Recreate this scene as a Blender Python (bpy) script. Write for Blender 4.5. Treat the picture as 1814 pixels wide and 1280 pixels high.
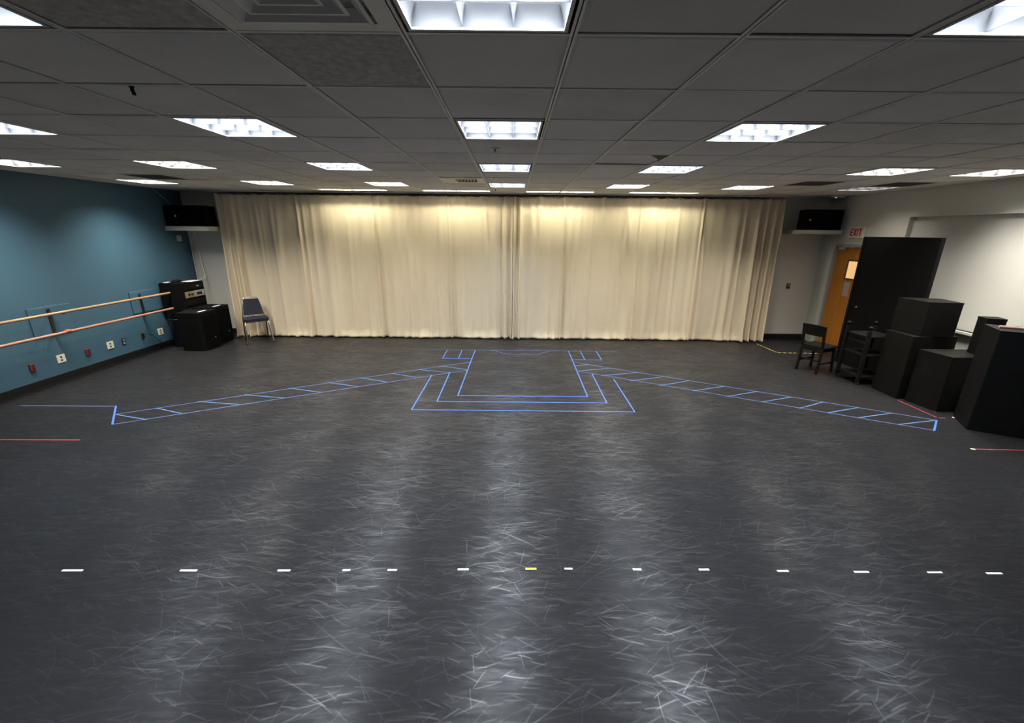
import bpy, math, random
from mathutils import Vector, Matrix
for o in list(bpy.data.objects):
    bpy.data.objects.remove(o, do_unlink=True)
SC = bpy.context.scene
COL = SC.collection
R = math.radians

# ------------------------------------------------------------------ camera
cam_data = bpy.data.cameras.new('camera')
cam = bpy.data.objects.new('camera', cam_data)
COL.objects.link(cam)
cam_data.sensor_width = 36.0
cam_data.sensor_fit = 'HORIZONTAL'
cam_data.lens = 36.0 * 750.72 / 1814.0
cam_data.clip_start = 0.05
cam_data.clip_end = 100
PITCH, ROLL = 0.2972, 0.0100
fw = Vector((0, math.cos(PITCH), -math.sin(PITCH)))
rt0 = Vector((1, 0, 0))
up0 = rt0.cross(fw)
rt = rt0 * math.cos(ROLL) + up0 * math.sin(ROLL)
up = up0 * math.cos(ROLL) - rt0 * math.sin(ROLL)
cam.matrix_world = Matrix(((rt.x, up.x, -fw.x, 0), (rt.y, up.y, -fw.y, 0), (rt.z, up.z, -fw.z, 2.0883), (0, 0, 0, 1)))
SC.camera = cam

# ------------------------------------------------------------------ world, exposure
w = bpy.data.worlds.new('world')
SC.world = w
w.use_nodes = True
w.node_tree.nodes['Background'].inputs[0].default_value = (0.02, 0.02, 0.022, 1)
w.node_tree.nodes['Background'].inputs[1].default_value = 0.5
SC.view_settings.view_transform = 'Standard'
SC.view_settings.look = 'None'
SC.view_settings.gamma = 1.0
SC.view_settings.use_curve_mapping = False
SC.view_settings.exposure = 0.12

# ------------------------------------------------------------------ dimensions (metres)
XL, XR, YF, YN, H = -6.37, 6.085, 8.65, -3.0, 2.764
GX, GY, S = -0.4011, 1.7982, 0.6096          # ceiling grid origin and module
LAMP_W = 57.0                                # watts per troffer
TUBE_E = 128.0                                 # strength of the strip tubes by the curtain

# ------------------------------------------------------------------ materials
def srgb(r, g, b):
    f = lambda c: c / 12.92 if c <= 0.04045 else ((c + 0.055) / 1.055) ** 2.4
    return (f(r / 255), f(g / 255), f(b / 255), 1)

def mat(name, col, rough=0.6, metal=0.0, spec=0.5, var=0.0, vscale=6.0, bump=0.0, bscale=200.0, sheen=0.0):
    m = bpy.data.materials.new(name)
    m.use_nodes = True
    nt = m.node_tree
    b = nt.nodes['Principled BSDF']
    b.inputs['Base Color'].default_value = col
    b.inputs['Roughness'].default_value = rough
    b.inputs['Metallic'].default_value = metal
    b.inputs['Specular IOR Level'].default_value = spec
    if sheen:
        b.inputs['Sheen Weight'].default_value = sheen
    tc = nt.nodes.new('ShaderNodeTexCoord')
    if var:
        n = nt.nodes.new('ShaderNodeTexNoise')
        n.inputs['Scale'].default_value = vscale
        n.inputs['Detail'].default_value = 5
        nt.links.new(tc.outputs['Object'], n.inputs['Vector'])
        mp = nt.nodes.new('ShaderNodeMapRange')
        mp.inputs[1].default_value = 0.3; mp.inputs[2].default_value = 0.7
        mp.inputs[3].default_value = 1 - var; mp.inputs[4].default_value = 1 + var
        nt.links.new(n.outputs['Fac'], mp.inputs[0])
        mx = nt.nodes.new('ShaderNodeVectorMath'); mx.operation = 'SCALE'
        mx.inputs[0].default_value = col[:3]
        nt.links.new(mp.outputs[0], mx.inputs['Scale'])
        nt.links.new(mx.outputs[0], b.inputs['Base Color'])
    if bump:
        n2 = nt.nodes.new('ShaderNodeTexNoise')
        n2.inputs['Scale'].default_value = bscale
        n2.inputs['Detail'].default_value = 3
        nt.links.new(tc.outputs['Object'], n2.inputs['Vector'])
        bp = nt.nodes.new('ShaderNodeBump')
        bp.inputs['Strength'].default_value = bump
        bp.inputs['Distance'].default_value = 0.002
        nt.links.new(n2.outputs['Fac'], bp.inputs['Height'])
        nt.links.new(bp.outputs[0], b.inputs['Normal'])
    return m

def emit(name, col, strength):
    m = bpy.data.materials.new(name)
    m.use_nodes = True
    nt = m.node_tree
    nt.nodes.remove(nt.nodes['Principled BSDF'])
    e = nt.nodes.new('ShaderNodeEmission')
    e.inputs[0].default_value = col
    e.inputs[1].default_value = strength
    nt.links.new(e.outputs[0], nt.nodes['Material Output'].inputs[0])
    return m

M = {}
M['tile'] = mat('ceiling_tile', (0.82, 0.79, 0.75, 1), 0.95, spec=0.1, var=0.06, vscale=2.0, bump=0.6, bscale=260)
M['tile_b'] = mat('ceiling_tile_aged', (0.76, 0.73, 0.69, 1), 0.95, spec=0.1, var=0.08, vscale=2.5, bump=0.6, bscale=260)
M['tile_rough'] = mat('ceiling_tile_fissured', (0.60, 0.56, 0.51, 1), 1.0, spec=0.05, var=0.20, vscale=26, bump=1.0, bscale=70)
M['tbar'] = mat('tbar_paint', (0.88, 0.86, 0.80, 1), 0.5, var=0.05)
M['gap'] = mat('shadow_gap', (0.10, 0.095, 0.09, 1), 0.9)
M['teal'] = mat('teal_paint', (0.052, 0.126, 0.186, 1), 0.55, var=0.05, vscale=1.5, bump=0.15, bscale=120)
M['white_wall'] = mat('off_white_paint', (0.64, 0.63, 0.59, 1), 0.6, var=0.03, vscale=1.2, bump=0.15, bscale=120)
M['cream_trim'] = mat('cream_trim_paint', (0.62, 0.64, 0.56, 1), 0.45)
M['vent_cream'] = mat('vent_cream_enamel', (0.88, 0.84, 0.70, 1), 0.45)
M['base'] = mat('black_rubber_base', (0.008, 0.008, 0.009, 1), 0.45)
M['black'] = mat('black_paint', (0.0035, 0.0035, 0.0037, 1), 0.6, spec=0.2, var=0.25, vscale=7, bump=0.2, bscale=90)
M['black_b'] = mat('worn_black_paint', (0.0055, 0.0052, 0.0047, 1), 0.55, spec=0.16, var=0.35, vscale=9, bump=0.3, bscale=60)
M['black_flat'] = mat('matte_black_paint', (0.003, 0.003, 0.003, 1), 0.8, spec=0.12, var=0.2, vscale=4)
M['cloth_black'] = mat('speaker_grille', (0.0018, 0.0018, 0.0018, 1), 0.85, spec=0.08, bump=0.5, bscale=500)
M['navy'] = mat('navy_vinyl', (0.012, 0.015, 0.030, 1), 0.6, spec=0.3, bump=0.4, bscale=150)
M['navy_bin'] = mat('navy_plastic', (0.005, 0.008, 0.026, 1), 0.45)
M['chrome'] = mat('chrome_tube', (0.75, 0.74, 0.72, 1), 0.22, metal=1.0)
M['steel'] = mat('grey_steel_frame', (0.42, 0.43, 0.45, 1), 0.4, metal=0.3)
M['dark_metal'] = mat('dark_steel', (0.035, 0.03, 0.035, 1), 0.5, metal=0.5)
M['gold'] = mat('brass_faceplate', (0.42, 0.36, 0.22, 1), 0.4, metal=0.6)
M['silver'] = mat('silver_faceplate', (0.55, 0.56, 0.57, 1), 0.35, metal=0.6)
M['pale_plastic'] = mat('ivory_plastic', (0.80, 0.79, 0.66, 1), 0.4)
M['paper'] = mat('white_paper', (0.85, 0.86, 0.88, 1), 0.7)
M['notice'] = mat('notice_paper', (0.36, 0.33, 0.37, 1), 0.7, var=0.15, vscale=45)
M['shelf'] = mat('cream_shelf_paint', (0.58, 0.60, 0.52, 1), 0.5)
M['red_box'] = mat('red_socket_plastic', (0.16, 0.03, 0.035, 1), 0.5)
M['dark_hole'] = mat('dark_slot', (0.006, 0.006, 0.006, 1), 0.7)
M['fixture'] = mat('fixture_enamel', (0.55, 0.56, 0.58, 1), 0.4)
M['orange_badge'] = mat('orange_badge', (0.85, 0.20, 0.06, 1), 0.5)
M['pink_wood'] = mat('pinkish_bare_wood', (0.55, 0.30, 0.25, 1), 0.4)
M['tape_blue'] = mat('blue_painters_tape', (0.040, 0.125, 0.46, 1), 0.6, var=0.12, vscale=9)
M['tape_light'] = mat('pale_blue_tape', (0.055, 0.17, 0.33, 1), 0.6, var=0.12, vscale=9)
M['tape_grey'] = mat('faded_blue_tape', (0.075, 0.10, 0.25, 1), 0.6, var=0.15, vscale=9)
M['tape_red'] = mat('red_vinyl_tape', (0.32, 0.03, 0.045, 1), 0.5, var=0.15, vscale=9)
M['tape_cream'] = mat('cream_tape', (0.85, 0.78, 0.5, 1), 0.5)
M['tape_white'] = mat('white_gaffer_tape', (0.92, 0.92, 0.86, 1), 0.6)
M['tape_yellow'] = mat('fluorescent_yellow_tape', (0.85, 0.88, 0.03, 1), 0.6)
M['haz_yellow'] = mat('dull_yellow_tape', (0.62, 0.55, 0.14, 1), 0.6)
M['haz_black'] = mat('black_tape', (0.02, 0.02, 0.018, 1), 0.5)
M['exit_white'] = mat('exit_sign_white', (0.80, 0.72, 0.62, 1), 0.5)
M['exit_red'] = mat('exit_sign_red', (0.62, 0.03, 0.04, 1), 0.5)
M['window_lit'] = emit('lit_corridor_glass', (1.0, 0.62, 0.26, 1), 0.80)
M['led_blue'] = emit('blue_led', (0.35, 0.45, 1.0, 1), 3.0)
M['tube'] = emit('fluorescent_tube', (1.0, 0.945, 0.68, 1), TUBE_E)
M['brown_plate'] = mat('brown_switch', (0.10, 0.06, 0.03, 1), 0.5)

def louver_mat(name, col):
    m = mat(name, col, 0.28, metal=0.35)
    return m
M['louver'] = louver_mat('louver_aluminium', (0.21, 0.215, 0.23, 1))

def wood(name, c1, c2, axis, scale=3.0, rough=0.45):
    m = bpy.data.materials.new(name); m.use_nodes = True
    nt = m.node_tree; b = nt.nodes['Principled BSDF']
    b.inputs['Roughness'].default_value = rough
    tc = nt.nodes.new('ShaderNodeTexCoord'); mp = nt.nodes.new('ShaderNodeMapping')
    sc = [14.0, 14.0, 14.0]; sc[axis] = 0.9
    mp.inputs['Scale'].default_value = sc
    n = nt.nodes.new('ShaderNodeTexNoise'); n.inputs['Scale'].default_value = scale; n.inputs['Detail'].default_value = 6
    cr = nt.nodes.new('ShaderNodeValToRGB')
    cr.color_ramp.elements[0].position = 0.35; cr.color_ramp.elements[0].color = c1
    cr.color_ramp.elements[1].position = 0.68; cr.color_ramp.elements[1].color = c2
    nt.links.new(tc.outputs['Object'], mp.inputs[0]); nt.links.new(mp.outputs[0], n.inputs['Vector'])
    nt.links.new(n.outputs['Fac'], cr.inputs[0]); nt.links.new(cr.outputs[0], b.inputs['Base Color'])
    return m
M['oak'] = wood('golden_oak_veneer', (0.42, 0.15, 0.012, 1), (0.56, 0.22, 0.022, 1), 2)
M['barre'] = wood('barre_wood', (0.30, 0.19, 0.105, 1), (0.43, 0.29, 0.165, 1), 1, rough=0.35)
M['barre_low'] = wood('barre_wood_reddish', (0.34, 0.165, 0.11, 1), (0.44, 0.235, 0.165, 1), 1, rough=0.35)
M['orange_tape'] = mat('orange_tape', (0.85, 0.10, 0.04, 1), 0.5)

def curtain_mat():
    m = bpy.data.materials.new('beige_curtain_cloth'); m.use_nodes = True
    nt = m.node_tree; b = nt.nodes['Principled BSDF']
    b.inputs['Roughness'].default_value = 0.85
    b.inputs['Specular IOR Level'].default_value = 0.15
    b.inputs['Sheen Weight'].default_value = 0.15
    tc = nt.nodes.new('ShaderNodeTexCoord')
    mp = nt.nodes.new('ShaderNodeMapping'); mp.inputs['Scale'].default_value = (1.2, 1.0, 0.35)
    n = nt.nodes.new('ShaderNodeTexNoise'); n.inputs['Scale'].default_value = 2.2; n.inputs['Detail'].default_value = 6
    cr = nt.nodes.new('ShaderNodeValToRGB')
    cr.color_ramp.elements[0].position = 0.3; cr.color_ramp.elements[0].color = (0.66, 0.56, 0.42, 1)
    cr.color_ramp.elements[1].position = 0.7; cr.color_ramp.elements[1].color = (0.72, 0.62, 0.475, 1)
    nt.links.new(tc.outputs['Object'], mp.inputs[0]); nt.links.new(mp.outputs[0], n.inputs['Vector'])
    nt.links.new(n.outputs['Fac'], cr.inputs[0]); nt.links.new(cr.outputs[0], b.inputs['Base Color'])
    n2 = nt.nodes.new('ShaderNodeTexNoise'); n2.inputs['Scale'].default_value = 14; n2.inputs['Detail'].default_value = 8
    bp = nt.nodes.new('ShaderNodeBump'); bp.inputs['Strength'].default_value = 0.35; bp.inputs['Distance'].default_value = 0.01
    nt.links.new(tc.outputs['Object'], n2.inputs['Vector']); nt.links.new(n2.outputs['Fac'], bp.inputs['Height'])
    nt.links.new(bp.outputs[0], b.inputs['Normal'])
    return m
M['curtain'] = curtain_mat()

def floor_mat():
    """black dance vinyl covered in short straight scuffs and scratches"""
    m = bpy.data.materials.new('black_dance_vinyl'); m.use_nodes = True
    nt = m.node_tree; L = nt.links; N = nt.nodes
    b = N['Principled BSDF']
    tc = N.new('ShaderNodeTexCoord')
    def put(sock, v):
        if isinstance(v, (int, float, tuple)): sock.default_value = v
        else: L.new(v, sock)
    def mt(op, a, b_=None, c=None):
        n = N.new('ShaderNodeMath'); n.operation = op
        for i, v in enumerate((a, b_, c)):
            if v is not None: put(n.inputs[i], v)
        return n.outputs[0]
    def rng(v, a, b_, c=0.0, d=1.0):
        n = N.new('ShaderNodeMapRange'); put(n.inputs[0], v)
        n.inputs[1].default_value = a; n.inputs[2].default_value = b_; n.inputs[3].default_value = c; n.inputs[4].default_value = d
        return n.outputs[0]
    def noise(vec, scale, detail=3, rough=0.5):
        n = N.new('ShaderNodeTexNoise'); n.inputs['Scale'].default_value = scale
        n.inputs['Detail'].default_value = detail; n.inputs['Roughness'].default_value = rough
        L.new(vec, n.inputs['Vector']); return n.outputs['Fac']
    def layer(scale, off, spread, half, wid, strength):
        mp = N.new('ShaderNodeMapping'); mp.inputs['Location'].default_value = (off, off*1.37, 0)
        L.new(tc.outputs['Object'], mp.inputs[0])
        v = N.new('ShaderNodeTexVoronoi'); v.voronoi_dimensions = '2D'; v.inputs['Scale'].default_value = scale
        L.new(mp.outputs[0], v.inputs['Vector'])
        d = N.new('ShaderNodeVectorMath'); d.operation = 'SUBTRACT'
        L.new(mp.outputs[0], d.inputs[0]); L.new(v.outputs['Position'], d.inputs[1])
        sp = N.new('ShaderNodeSeparateColor'); L.new(v.outputs['Color'], sp.inputs[0])
        r_ = N.new('ShaderNodeVectorRotate'); r_.rotation_type = 'Z_AXIS'
        L.new(d.outputs[0], r_.inputs['Vector'])
        L.new(mt('MULTIPLY', mt('SUBTRACT', sp.outputs[0], 0.5), spread), r_.inputs['Angle'])
        xyz = N.new('ShaderNodeSeparateXYZ'); L.new(r_.outputs[0], xyz.inputs[0])
        curve = mt('MULTIPLY', mt('SUBTRACT', sp.outputs[1], 0.5), 2.6)
        y = mt('ADD', xyz.outputs[1], mt('MULTIPLY', mt('MULTIPLY', xyz.outputs[0], xyz.outputs[0]), curve))
        ln = rng(mt('ABSOLUTE', y), 0.0, wid, 1.0, 0.0)
        en = rng(mt('ABSOLUTE', xyz.outputs[0]), half*0.45, half, 1.0, 0.0)
        amp = mt('MULTIPLY', sp.outputs[2], strength)
        return mt('MULTIPLY', mt('MULTIPLY', ln, en), amp)
    s = None
    for a in ((4.6, 1.3, 0.7, 0.17, 0.007, 1.1), (6.7, 5.1, 1.0, 0.12, 0.0055, 1.1), (9.3, 9.7, 0.8, 0.09, 0.0055, 1.0),
              (8.0, 17.3, 3.1, 0.10, 0.004, 1.0), (12.5, 22.1, 1.3, 0.065, 0.005, 1.0), (2.9, 37.1, 1.9, 0.26, 0.005, 1.1)):
        v = layer(*a); s = v if s is None else mt('ADD', s, v)
    pm = N.new('ShaderNodeMapping'); pm.inputs['Scale'].default_value = (1.0, 1.5, 1); L.new(tc.outputs['Object'], pm.inputs[0])
    patch = rng(noise(pm.outputs[0], 2.0, 4), 0.40, 0.60, 0.25, 1.0)
    cm = N.new('ShaderNodeMapping'); cm.inputs['Scale'].default_value = (1.6, 7.0, 1); L.new(tc.outputs['Object'], cm.inputs[0])
    cloud = rng(noise(cm.outputs[0], 3.2, 6, 0.65), 0.42, 0.74)
    dark = rng(noise(cm.outputs[0], 1.3, 5, 0.6), 0.30, 0.5, 0.72, 1.0)
    fine = noise(tc.outputs['Object'], 60, 4)
    scr = mt('MULTIPLY', s, patch)
    wear = mt('ADD', mt('MULTIPLY', scr, FLOOR_SCR), mt('MULTIPLY', mt('MULTIPLY', cloud, patch), FLOOR_CLOUD))
    mixc = N.new('ShaderNodeMix'); mixc.data_type = 'RGBA'
    mixc.inputs['A'].default_value = FLOOR_COL; mixc.inputs['B'].default_value = (0.12, 0.115, 0.12, 1)
    L.new(mt('MINIMUM', mt('MULTIPLY', wear, 0.035), 1.0), mixc.inputs['Factor']); L.new(mixc.outputs['Result'], b.inputs['Base Color'])
    L.new(mt('MINIMUM', mt('MULTIPLY', mt('ADD', FLOOR_SPEC, mt('MULTIPLY', wear, 0.55)), dark), 1.6), b.inputs['Specular IOR Level'])
    # the vinyl is brushed across the room by years of feet: its sheen stretches along the room
    tg = N.new('ShaderNodeCombineXYZ'); tg.inputs[1].default_value = 1.0
    L.new(tg.outputs[0], b.inputs['Tangent']); b.inputs['Anisotropic'].default_value = FLOOR_ANISO
    L.new(mt('ADD', FLOOR_ROUGH, mt('MULTIPLY', fine, 0.05)), b.inputs['Roughness'])
    bp = N.new('ShaderNodeBump'); bp.inputs['Strength'].default_value = 0.35; bp.inputs['Distance'].default_value = FLOOR_BUMP
    L.new(mt('ADD', mt('MULTIPLY', scr, 0.5), mt('MULTIPLY', cloud, 0.4)), bp.inputs['Height']); L.new(bp.outputs[0], b.inputs['Normal'])
    return m
FLOOR_COL = (0.0160, 0.0157, 0.0170, 1)
FLOOR_ROUGH = 0.30
FLOOR_SPEC = 0.07
FLOOR_ANISO = 0.78
FLOOR_SCR = 1.0
FLOOR_CLOUD = 0.5
FLOOR_BUMP = 0.0007
M['floor'] = floor_mat()

# ------------------------------------------------------------------ mesh building
class MB:
    def __init__(s):
        s.v = []; s.f = []; s.mi = []; s.sm = []
    def add(s, vs, fs, mi=0, smooth=False):
        o = len(s.v); s.v += [tuple(v) for v in vs]
        for f in fs:
            s.f.append(tuple(i + o for i in f)); s.mi.append(mi); s.sm.append(smooth)
        return s
    def box(s, a, b, mi=0):
        x0, y0, z0 = a; x1, y1, z1 = b
        if x0 > x1: x0, x1 = x1, x0
        if y0 > y1: y0, y1 = y1, y0
        if z0 > z1: z0, z1 = z1, z0
        return s.add([(x0,y0,z0),(x1,y0,z0),(x1,y1,z0),(x0,y1,z0),(x0,y0,z1),(x1,y0,z1),(x1,y1,z1),(x0,y1,z1)],
                     [(0,3,2,1),(4,5,6,7),(0,1,5,4),(1,2,6,5),(2,3,7,6),(3,0,4,7)], mi)
    def prism(s, poly, z0, z1, mi=0, smooth=False):
        n = len(poly)
        vs = [(x, y, z0) for x, y in poly] + [(x, y, z1) for x, y in poly]
        s.add(vs, [tuple(reversed(range(n))), tuple(range(n, 2*n))], mi)
        return s.add(vs, [(i, (i+1) % n, n + (i+1) % n, n + i) for i in range(n)], mi, smooth)
    def bar(s, p, q, w, h, mi=0, upv=(0,0,1)):
        """a bar of rectangular section from p to q"""
        p = Vector(p); q = Vector(q); d = (q - p).normalized()
        u = Vector(upv)
        if abs(d.dot(u)) > 0.98: u = Vector((0,1,0))
        sd = d.cross(u).normalized(); uu = sd.cross(d).normalized()
        vs = []
        for c in (p, q):
            for a, b in ((-1,-1),(1,-1),(1,1),(-1,1)):
                vs.append(c + sd * a * w / 2 + uu * b * h / 2)
        return s.add(vs, [(0,1,2,3),(7,6,5,4),(0,4,5,1),(1,5,6,2),(2,6,7,3),(3,7,4,0)], mi)
    def tube(s, pts, r, n=12, mi=0, caps=True):
        pts = [Vector(p) for p in pts]
        rings = []; prev = None
        for i, p in enumerate(pts):
            a = pts[max(i-1, 0)]; b = pts[min(i+1, len(pts)-1)]
            d = (b - a).normalized()
            if prev is None:
                u = Vector((0,0,1)) if abs(d.z) < 0.9 else Vector((1,0,0))
            else: u = prev
            sd = d.cross(u).normalized(); uu = sd.cross(d).normalized(); prev = uu
            rr = r[i] if isinstance(r, (list, tuple)) else r
            rings.append([p + (sd * math.cos(2*math.pi*k/n) + uu * math.sin(2*math.pi*k/n)) * rr for k in range(n)])
        vs = [v for ring in rings for v in ring]
        fs = [(i*n+k, i*n+(k+1) % n, (i+1)*n+(k+1) % n, (i+1)*n+k) for i in range(len(pts)-1) for k in range(n)]
        s.add(vs, fs, mi, True)
        if caps:
            s.add(rings[0], [tuple(reversed(range(n)))], mi); s.add(rings[-1], [tuple(range(n))], mi)
        return s
    def lathe(s, c, prof, n=24, mi=0):
        c = Vector(c)
        vs = [c + Vector((r*math.cos(2*math.pi*k/n), r*math.sin(2*math.pi*k/n), z)) for r, z in prof for k in range(n)]
        fs = [(i*n+k, i*n+(k+1) % n, (i+1)*n+(k+1) % n, (i+1)*n+k) for i in range(len(prof)-1) for k in range(n)]
        return s.add(vs, fs, mi, True)
    def build(s, name, mats, parent=None, bevel=0.0, seg=2, loc=None):
        me = bpy.data.meshes.new(name)
        me.from_pydata(s.v, [], s.f)
        if not isinstance(mats, (list, tuple)): mats = [mats]
        for m in mats: me.materials.append(m)
        me.polygons.foreach_set('material_index', s.mi)
        me.polygons.foreach_set('use_smooth', s.sm)
        me.update()
        o = bpy.data.objects.new(name, me); COL.objects.link(o)
        if parent is not None: o.parent = parent
        if loc is not None: o.location = loc
        if bevel:
            bv = o.modifiers.new('bevel', 'BEVEL'); bv.width = bevel; bv.segments = seg; bv.limit_method = 'ANGLE'
        return o

def tag(o, label=None, cat=None, group=None, kind=None):
    if label: o['label'] = label
    if cat: o['category'] = cat
    if group: o['group'] = group
    if kind: o['kind'] = kind
    return o
def thing(name, label, cat, loc=(0,0,0), rotz=0.0, group=None):
    o = bpy.data.objects.new(name, None); COL.objects.link(o)
    o.empty_display_size = 0.1
    o.location = loc; o.rotation_euler = (0,0,rotz)
    return tag(o, label, cat, group)
def struct(name, mb, m, bevel=0.0):
    o = mb.build(name, m, bevel=bevel); o['kind'] = 'structure'; return o
def copy_tree(o, parent=None):
    c = o.copy(); COL.objects.link(c)
    if parent is not None: c.parent = parent
    for ch in [x for x in COL.objects if x.parent == o]: copy_tree(ch, c)
    return c
def rounded(x0, y0, x1, y1, r, n=5, corners=(1,1,1,1)):
    """outline counter-clockwise from lower-left; corners = ll, lr, ur, ul"""
    P = []
    for (cx, cy, a0), on, (px, py) in zip(((x0+r,y0+r,180),(x1-r,y0+r,270),(x1-r,y1-r,0),(x0+r,y1-r,90)), corners, ((x0,y0),(x1,y0),(x1,y1),(x0,y1))):
        if not on: P.append((px, py)); continue
        for k in range(n+1):
            a = R(a0 + 90*k/n); P.append((cx + r*math.cos(a), cy + r*math.sin(a)))
    return P

T = {'back_line': [(-1.549, 7.51, 1.911, 7.523)],
 'blue_left': [(-5.997, 4.771, -4.839, 4.783)],
 'booth_l': [(-1.187, 7.524, -1.195, 6.953), (-0.919, 7.495, -0.917, 6.959), (-1.196, 6.959, -0.697, 6.96)],
 'booth_r': [(1.252, 7.498, 1.248, 6.96), (1.544, 7.509, 1.536, 6.947), (1.054, 6.954, 1.537, 6.954)],
 'cream': [(5.312, 4.7, 5.344, 4.685), (4.722, 3.917, 4.756, 3.906)],
 'dash': [(-2.85, 2.181, -2.719, 2.183), (-2.106, 2.191, -1.999, 2.192), (-1.487, 2.199, -1.408, 2.2), (-1.074, 2.207, -1.027, 2.208),
          (-0.786, 2.213, -0.728, 2.214), (-0.337, 2.224, -0.267, 2.225), (0.101, 2.234, 0.171, 2.235), (0.354, 2.238, 0.406, 2.238),
          (0.798, 2.239, 0.853, 2.239), (1.228, 2.242, 1.295, 2.243), (1.735, 2.237, 1.809, 2.238), (2.233, 2.236, 2.329, 2.237),
          (2.71, 2.237, 2.807, 2.239), (3.089, 2.235, 3.193, 2.236)],
 'hazard': [(4.868, 8.173, 4.893, 7.537), (4.893, 7.537, 5.632, 7.507)],
 'inner': [(-0.678, 7.523, -0.715, 5.245), (-0.715, 5.245, 1.01, 5.252), (1.036, 7.51, 1.01, 5.252)],
 'mid': [(-0.959, 6.219, -0.956, 5.034), (-0.956, 5.034, 1.221, 5.043), (1.237, 6.192, 1.221, 5.043)],
 'outer': [(-1.212, 6.076, -1.22, 4.766), (-1.22, 4.766, 1.503, 4.766), (1.52, 5.978, 1.503, 4.766)],
 'ramp_l_end': [(-4.844, 4.788, -4.423, 4.274)],
 'ramp_l_rail': [(-4.633, 4.55, -0.698, 6.762), (-4.43, 4.281, -0.7, 6.331)],
 'ramp_l_rung': [(-4.623, 4.542, -4.163, 4.413), (-4.315, 4.741, -3.891, 4.587), (-3.95, 4.956, -3.385, 4.872), (-3.522, 5.202, -2.948, 5.098),
                 (-3.066, 5.459, -2.561, 5.314), (-2.633, 5.702, -2.156, 5.547), (-2.247, 5.915, -1.794, 5.744), (-1.835, 6.131, -1.427, 5.96),
                 (-1.463, 6.329, -0.974, 6.199), (-1.113, 6.531, -0.701, 6.339)],
 'ramp_r_end': [(5.039, 4.614, 4.734, 4.324)],
 'ramp_r_rail': [(1.053, 6.806, 5.03, 4.619), (1.032, 6.338, 4.744, 4.339)],
 'ramp_r_rung': [(1.044, 6.611, 1.259, 6.68), (1.032, 6.338, 1.58, 6.5), (1.36, 6.118, 1.962, 6.294), (1.734, 5.894, 2.313, 6.105),
                 (2.107, 5.704, 2.643, 5.936), (2.511, 5.506, 3.054, 5.71), (2.886, 5.306, 3.43, 5.521), (3.245, 5.124, 3.765, 5.317),
                 (3.621, 4.931, 4.075, 5.152), (3.876, 4.798, 4.381, 4.97), (4.149, 4.66, 4.678, 4.811), (4.477, 4.484, 5.019, 4.607)],
 'red': [(-5.581, 3.898, -4.429, 3.914), (5.121, 5.241, 5.117, 4.696), (5.132, 4.683, 5.209, 4.679), (5.26, 4.875, 5.342, 4.895),
         (4.727, 3.912, 5.613, 3.883)],
 'steps': [(-0.405, 7.475, -0.281, 7.48), (-0.281, 7.48, -0.279, 7.419), (-0.279, 7.419, -0.191, 7.384), (-0.191, 7.384, -0.186, 7.325),
           (-0.186, 7.325, -0.123, 7.312), (-0.123, 7.312, -0.117, 7.261), (-0.117, 7.261, 0.462, 7.264), (0.462, 7.264, 0.465, 7.29),
           (0.465, 7.29, 0.53, 7.314), (0.53, 7.314, 0.536, 7.366), (0.536, 7.366, 0.612, 7.391), (0.612, 7.391, 0.62, 7.452),
           (0.62, 7.452, 0.71, 7.463)]}

# ================================================================== THE ROOM
struct('floor', MB().box((XL-0.15, YN-0.15, -0.1), (XR+0.25, YF+0.15, 0)), M['floor'])
struct('wall_left', MB().box((XL-0.15, YN-0.15, 0), (XL, YF+0.15, 3.05)), M['teal'])
struct('wall_far', MB().box((XL, YF, 0), (XR+0.25, YF+0.15, 3.05)), M['white_wall'])
struct('wall_near', MB().box((XL, YN-0.15, 0), (XR+0.25, YN, 3.05)), M['white_wall'])
# right wall: doorway near the far corner and a long shallow recess
DY0, DY1, DZ = 7.44, 8.30, 1.93
NY1, NZ0, NZ1, ND = 6.88, 0.86, 2.36, 0.07
wr = MB()
wr.box((XR, DY1, 0), (XR+0.25, YF, 3.05))
wr.box((XR, DY0, DZ), (XR+0.25, DY1, 3.05))
wr.box((XR, NY1, 0), (XR+0.25, DY0, 3.05))
wr.box((XR, 0.8, NZ1), (XR+0.25, NY1, 3.05))
wr.box((XR, 0.8, 0), (XR+0.25, NY1, NZ0))
wr.box((XR+ND, 0.8, NZ0), (XR+0.25, NY1, NZ1))
wr.box((XR, YN, 0), (XR+0.25, 0.8, 3.05))
struct('wall_right', wr, M['white_wall'])
sill = struct('trim_1', MB().box((XR-0.05, 0.8, NZ0-0.03), (XR+ND, NY1, NZ0)), M['cream_trim'])
struct('trim_2', MB().box((XR-0.012, DY1+0.04, 0.0), (XR, YF, DZ+0.10)).box((XR-0.012, DY0-0.04, DZ+0.045), (XR, DY1+0.04, DZ+0.10)), M['cream_trim'])
struct('baseboard_left', MB().box((XL, YN, 0), (XL+0.012, YF, 0.105)).box((XL, YN, 0), (XL+0.03, YF, 0.012)), M['base'])
struct('baseboard_far', MB().box((XL, YF-0.012, 0), (XR, YF, 0.105)), M['base'])
struct('baseboard_right', MB().box((XR-0.012, YN, 0), (XR, DY0-0.05, 0.105)), M['base'])

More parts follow.
